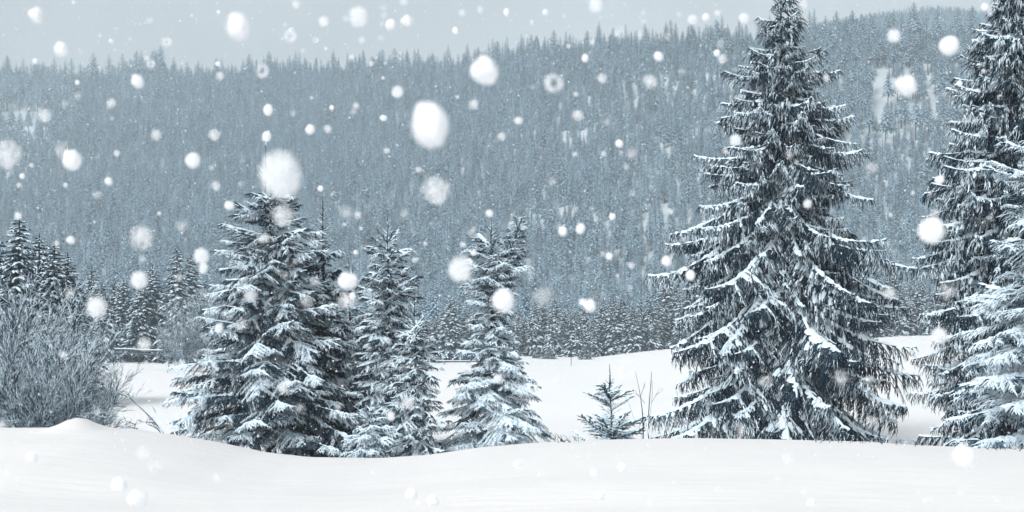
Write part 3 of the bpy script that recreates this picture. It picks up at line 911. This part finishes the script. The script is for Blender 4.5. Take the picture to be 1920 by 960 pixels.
def flake_open(seed, cover, ring=False, sz=.13):
    """a loose flake: many separate crystals through a ball (or a ring), gaps between them"""
    g = np.random.default_rng(seed); a = Acc()
    n = int(-math.log(1 - cover) * math.pi / (sz * sz * .62))
    c = norm(g.normal(0, 1, (n, 3))) * (g.random((n, 1)) ** (1 / 2.2))
    c[:, 1] *= .6
    if ring:
        an = g.uniform(0, 6.283, n); rr = .66 + g.normal(0, .16, n)
        c = np.stack([np.cos(an) * rr, g.normal(0, .12, n), np.sin(an) * rr], 1)
    t = norm(g.normal(0, 1, (n, 3))); s = norm(np.cross(t, norm(g.normal(0, 1, (n, 3)))))
    V = np.stack([c - s * sz * .5, c + t * sz, c + s * sz * .5, c - t * sz * .6], 1).reshape(-1, 3)
    k = np.arange(n)[:, None] * 4
    a.add(V, np.concatenate([k + np.array((0, 2, 1)), k + np.array((0, 3, 2))], 1).reshape(-1, 3), 0)
    return a.mesh("snowflake", [M_FLAKE])

FLAKE_MESH = {'S': [flake_solid(i) for i in range(5)],
              'D': [flake_open(30 + i, .95) for i in range(3)],
              'P': [flake_open(10 + i, .66) for i in range(4)],
              'F': [flake_open(20 + i, .36) for i in range(4)],
              'R': [flake_open(40 + i, .62, True) for i in range(3)]}
FLAKES = """69,28,27,31,S 114,93,26,27,S 446,51,44,50,S 258,152,22,28,S 66,115,10,10,S 313,79,20,20,R 283,120,18,18,R 274,109,10,10,P 208,77,8,8,S 244,73,10,10,F
280,38,16,16,F 410,23,7,7,S 360,29,7,7,P 138,4,8,8,P 187,67,7,7,P 152,98,8,8,F 145,155,9,9,S 208,193,19,21,P 84,216,25,27,P 147,180,16,18,F 122,195,16,16,F 210,222,10,10,F
15,288,50,56,P 134,301,37,38,S 115,280,28,34,F 59,310,10,11,P 292,253,21,23,P 402,252,23,23,P 362,302,29,29,S 219,287,13,13,P 396,314,14,14,F 413,142,17,18,P 409,120,10,10,S
555,8,16,16,P 607,40,20,20,D 544,68,26,28,R 545,56,8,8,S 535,46,11,11,F 672,31,36,40,D 648,34,14,18,F 719,15,14,14,F 721,29,16,16,F 717,45,12,14,F 732,47,19,21,S 763,39,22,22,S
757,4,18,14,P 592,75,12,12,R 569,95,11,11,F 611,91,8,8,P 678,75,13,15,P 714,71,14,14,F 659,107,10,11,P 696,119,11,12,P 718,146,8,8,P 723,118,7,7,P 745,172,23,24,D 492,133,26,30,R
503,207,18,22,S 550,212,14,14,F 500,257,17,20,S 584,183,8,8,P 622,202,9,9,S 581,243,18,18,S 615,242,16,17,P 667,198,14,14,P 663,209,14,14,F 719,221,13,12,S 725,282,13,13,P
805,236,72,86,S 909,132,52,58,S 858,182,8,8,P 888,196,21,22,P 940,256,19,19,P 866,24,14,15,P 900,18,12,16,P 854,58,12,13,S 950,24,11,15,S 784,318,14,12,P 526,327,78,94,D
1117,10,27,27,D 1023,23,11,12,S 997,42,8,12,P 1058,30,9,9,F 1126,32,8,8,F 1066,86,10,10,P 1110,79,11,11,P 1097,110,14,16,S 1038,156,38,40,R 1129,146,20,20,P 1080,176,12,10,P
1163,62,28,28,F 1201,65,18,18,F 1252,68,18,18,F 1273,27,13,13,F 1299,37,19,20,D 1324,33,14,14,S 1345,24,13,14,P 1395,34,21,20,D 1207,24,12,12,F 1207,40,14,14,F 1235,107,19,19,S
1219,153,28,29,P 1279,134,18,14,F 1352,82,20,20,F 1344,100,12,13,S 1355,110,19,20,P 1083,216,24,22,P 1138,229,14,15,F 972,226,16,15,D 1161,270,16,15,S 1131,288,12,13,P 1184,287,24,26,F
1078,289,13,10,P 1174,312,15,15,F 1379,263,24,22,D 1360,284,12,12,P 999,163,10,10,F 1059,263,8,8,F 1676,67,27,27,D 1780,87,37,36,S 1699,160,42,40,S 1847,13,14,16,S 1856,26,10,12,P
1505,8,20,20,P 1549,145,13,17,P 1799,156,11,12,S 1844,133,10,10,P 1635,314,28,26,F 1667,265,14,14,F 1480,290,20,18,F 42,331,10,11,S 35,347,11,11,P 122,347,11,12,P 204,341,15,15,S
34,405,14,15,D 133,450,16,16,S 106,456,12,12,P 405,348,17,19,P 452,345,12,14,F 430,385,18,18,S 340,423,25,25,F 298,400,10,10,P 265,446,47,50,P 177,416,7,7,P 261,525,33,35,D 378,480,29,32,D
381,503,18,22,D 267,485,18,18,F 181,576,38,40,D 129,550,22,22,F 411,614,16,18,D 452,608,27,26,F 335,520,20,18,F 470,554,28,22,P 184,365,26,16,F 270,645,28,28,P 818,356,54,54,P
601,354,11,11,S 623,363,12,12,F 530,403,42,40,P 494,447,24,20,P 671,403,14,16,P 650,397,24,28,F 646,421,9,9,P 677,428,8,8,P 758,400,17,20,F 918,400,14,14,S 884,436,18,18,F 868,459,14,12,P
888,474,12,12,D 863,504,46,52,D 797,456,9,9,P 808,419,8,8,F 778,487,16,10,P 667,473,9,9,S 652,526,37,34,S 650,563,36,34,P 661,555,12,13,S 576,567,28,28,F 554,490,14,12,F 535,515,14,14,F
944,566,45,45,S 590,527,22,20,F 1055,434,17,18,S 1088,429,18,20,S 1148,407,12,13,S 1078,392,14,15,F 1048,424,12,14,F 1142,481,14,14,S 1130,476,12,14,F 1183,497,14,13,P 1114,434,9,9,F
1258,396,10,12,P 1321,417,10,10,P 1250,491,20,21,S 1295,517,18,20,S 1106,573,25,26,S 1092,566,14,14,D 1020,555,46,40,F 1158,517,7,7,P 1035,340,18,18,F 1187,363,12,12,F 1748,434,49,50,S
1762,338,18,16,S 1514,382,16,18,D 1744,364,10,10,F 1712,361,9,9,P 1670,403,9,9,P 1755,400,16,16,F 1667,549,26,24,P 1777,546,36,36,F 1761,630,32,32,D 1815,342,12,10,F 1855,408,12,12,F
61,859,22,22,S 10,885,34,30,F 31,901,9,9,P 268,848,28,28,P 290,870,38,36,F 224,911,30,30,S 258,935,37,36,S 407,895,17,17,P 3,796,16,16,P 183,770,18,18,F 118,665,16,14,P 934,710,18,18,D
765,755,28,26,P 733,780,16,18,D 561,764,20,16,F 633,762,16,16,F 772,928,24,24,S 812,939,23,24,S 786,942,12,12,P 700,885,12,11,P 918,798,20,20,F 530,728,26,20,P 972,870,20,18,D 1115,886,18,18,D
1167,878,20,20,S 1125,930,19,19,S 1265,903,12,11,P 1347,917,12,12,P 1103,854,14,14,F 1218,943,12,11,P 1013,890,16,14,F 1045,712,20,20,F 1173,690,42,44,P 1807,860,46,50,S 1478,861,22,24,P
1458,898,11,11,P 1522,943,17,17,S 1507,922,10,10,P 1577,708,34,36,F 1630,712,20,20,F 1637,790,24,24,F 1390,805,22,32,F 1341,795,10,10,F 1465,790,24,20,F 1789,675,14,14,F 1721,922,10,10,F
1739,940,22,20,F 1802,922,20,18,F 1870,937,10,10,F 1435,715,30,28,F"""
def backdrop(x, y):
    if y > np.interp(x, crest_px, crest_py): return "the snow bank"
    if x < 235 and y > 540: return "the bare thicket"
    if x < 160 and y > 395: return "the dark spruces behind the thicket"
    if abs(x - 508) < np.interp(y, [330, 420, 600, 800], [0, 75, 120, 185]) and y > 345: return "the largest left spruce"
    if abs(x - 610) < 60 and y > 430: return "the dark thin-topped spruce"
    if 660 < x < 835 and y > 520: return "the slim spruce"
    if abs(x - 922) < 75 and y > 400: return "the forked spruce"
    if abs(x - 1466) < np.interp(y, [-10, 130, 445, 690], [20, 92, 195, 245]): return "the tallest spruce"
    if x > 1905 - np.interp(y, [0, 200, 480, 700], [42, 112, 190, 200]): return "the right-hand dark spruce"
    if y > 560: return "the far spruce row"
    if y < np.interp(x, ridge_px, ridge_py) - 40: return "the grey sky"
    return "the hillside forest" if y > np.interp(x, ridge_px, ridge_py) + 95 else "the misty hilltop"
FL = []
for tok in FLAKES.split():
    x, y, w, h, k = tok.split(','); FL.append((float(x), float(y), float(w), float(h), k))
def words(w, h, k):
    d = (w + h) / 2
    size = "huge" if d > 60 else "big" if d > 38 else "medium" if d > 24 else "small" if d > 13 else "tiny"
    return f"{size} {dict(S='solid white', D='furry white', P='loose white', F='faint', R='ring-shaped')[k]} snowflake"
bins = {}
for i, (x, y, w, h, k) in enumerate(FL):
    bins.setdefault((words(w, h, k), backdrop(x, y)), []).append(i)
g = np.random.default_rng(88)
for (wd, bd), ids in bins.items():
    ids.sort(key=lambda i: FL[i][0])
    for j, i in enumerate(ids):
        x, y, w, h, k = FL[i]
        d = (w + h) / 2
        Y = (1.35 if d > 60 else 1.8 if d > 38 else 2.4 if d > 24 else 3.2 if d > 13 else 4.2) * g.uniform(.92, 1.08)
        p = at(x, y, Y)
        sx, sz = w / 2 * Y / FPX, h / 2 * Y / FPX
        var = FLAKE_MESH[k]
        o = link("snowflake", var[int(g.integers(len(var)))], None, tuple(p), (0, float(g.uniform(-.3, .3)), 0), (sx, (sx + sz) / 2, sz))
        lab = f"{wd} in front of {bd}" if len(ids) == 1 else f"{ords[j]} {wd} from the left in front of {bd}"
        tag(o, lab, "snowflake", "snowflakes drifting close to the camera")

# the fine snow further off
n = 8500
Yd = 7 + 75 * g.random(n) ** 1.4
px = g.uniform(-60, 1980, n); py = g.uniform(-40, 860, n)
C = np.stack([(px - 960) * Yd / FPX, Yd, (HORIZ - py) * Yd / FPX], 1)
ok = C[:, 2] > ground(C[:, 0], C[:, 1]) + .1
C = C[ok]; n = len(C)
R = (g.uniform(.0016, .0042, n) + Yd[ok] * 1.6e-4)[:, None]
oc = np.array([(1, 0, 0), (0, 1, 0), (-1, 0, 0), (0, -1, 0), (0, 0, 1), (0, 0, -1)], float)
of = np.array([(0, 1, 4), (1, 2, 4), (2, 3, 4), (3, 0, 4), (1, 0, 5), (2, 1, 5), (3, 2, 5), (0, 3, 5)])
V = C[:, None] + R[:, None] * oc[None] * g.uniform(.7, 1.4, (n, 6, 1))
a = Acc(); a.add(V.reshape(-1, 3), (of[None] + (np.arange(n) * 6)[:, None, None]).reshape(-1, 3), 0)
tag(link("falling_snow", a.mesh("falling_snow", [M_FLAKE])), "fine snow falling through the air between the trees and the hill", "snowfall", None, "stuff")

# ------------------------------------------------------------------ haze
a = Acc(); box(a, (0, 640, 139), (1250, 720, 146), 0)
mh = bpy.data.materials.new("haze"); mh.use_nodes = True
mh.node_tree.nodes.clear()
ho = mh.node_tree.nodes.new("ShaderNodeOutputMaterial"); hv = mh.node_tree.nodes.new("ShaderNodeVolumePrincipled")
hv.inputs["Color"].default_value = (*HAZE_COLOR, 1); hv.inputs["Density"].default_value = HAZE_DENSITY; hv.inputs["Anisotropy"].default_value = .2
mh.node_tree.links.new(hv.outputs[0], ho.inputs["Volume"])
hz = link("haze", a.mesh("haze", [mh])); tag(hz, "pale snowy haze hanging over the whole valley", "haze", None, "stuff")
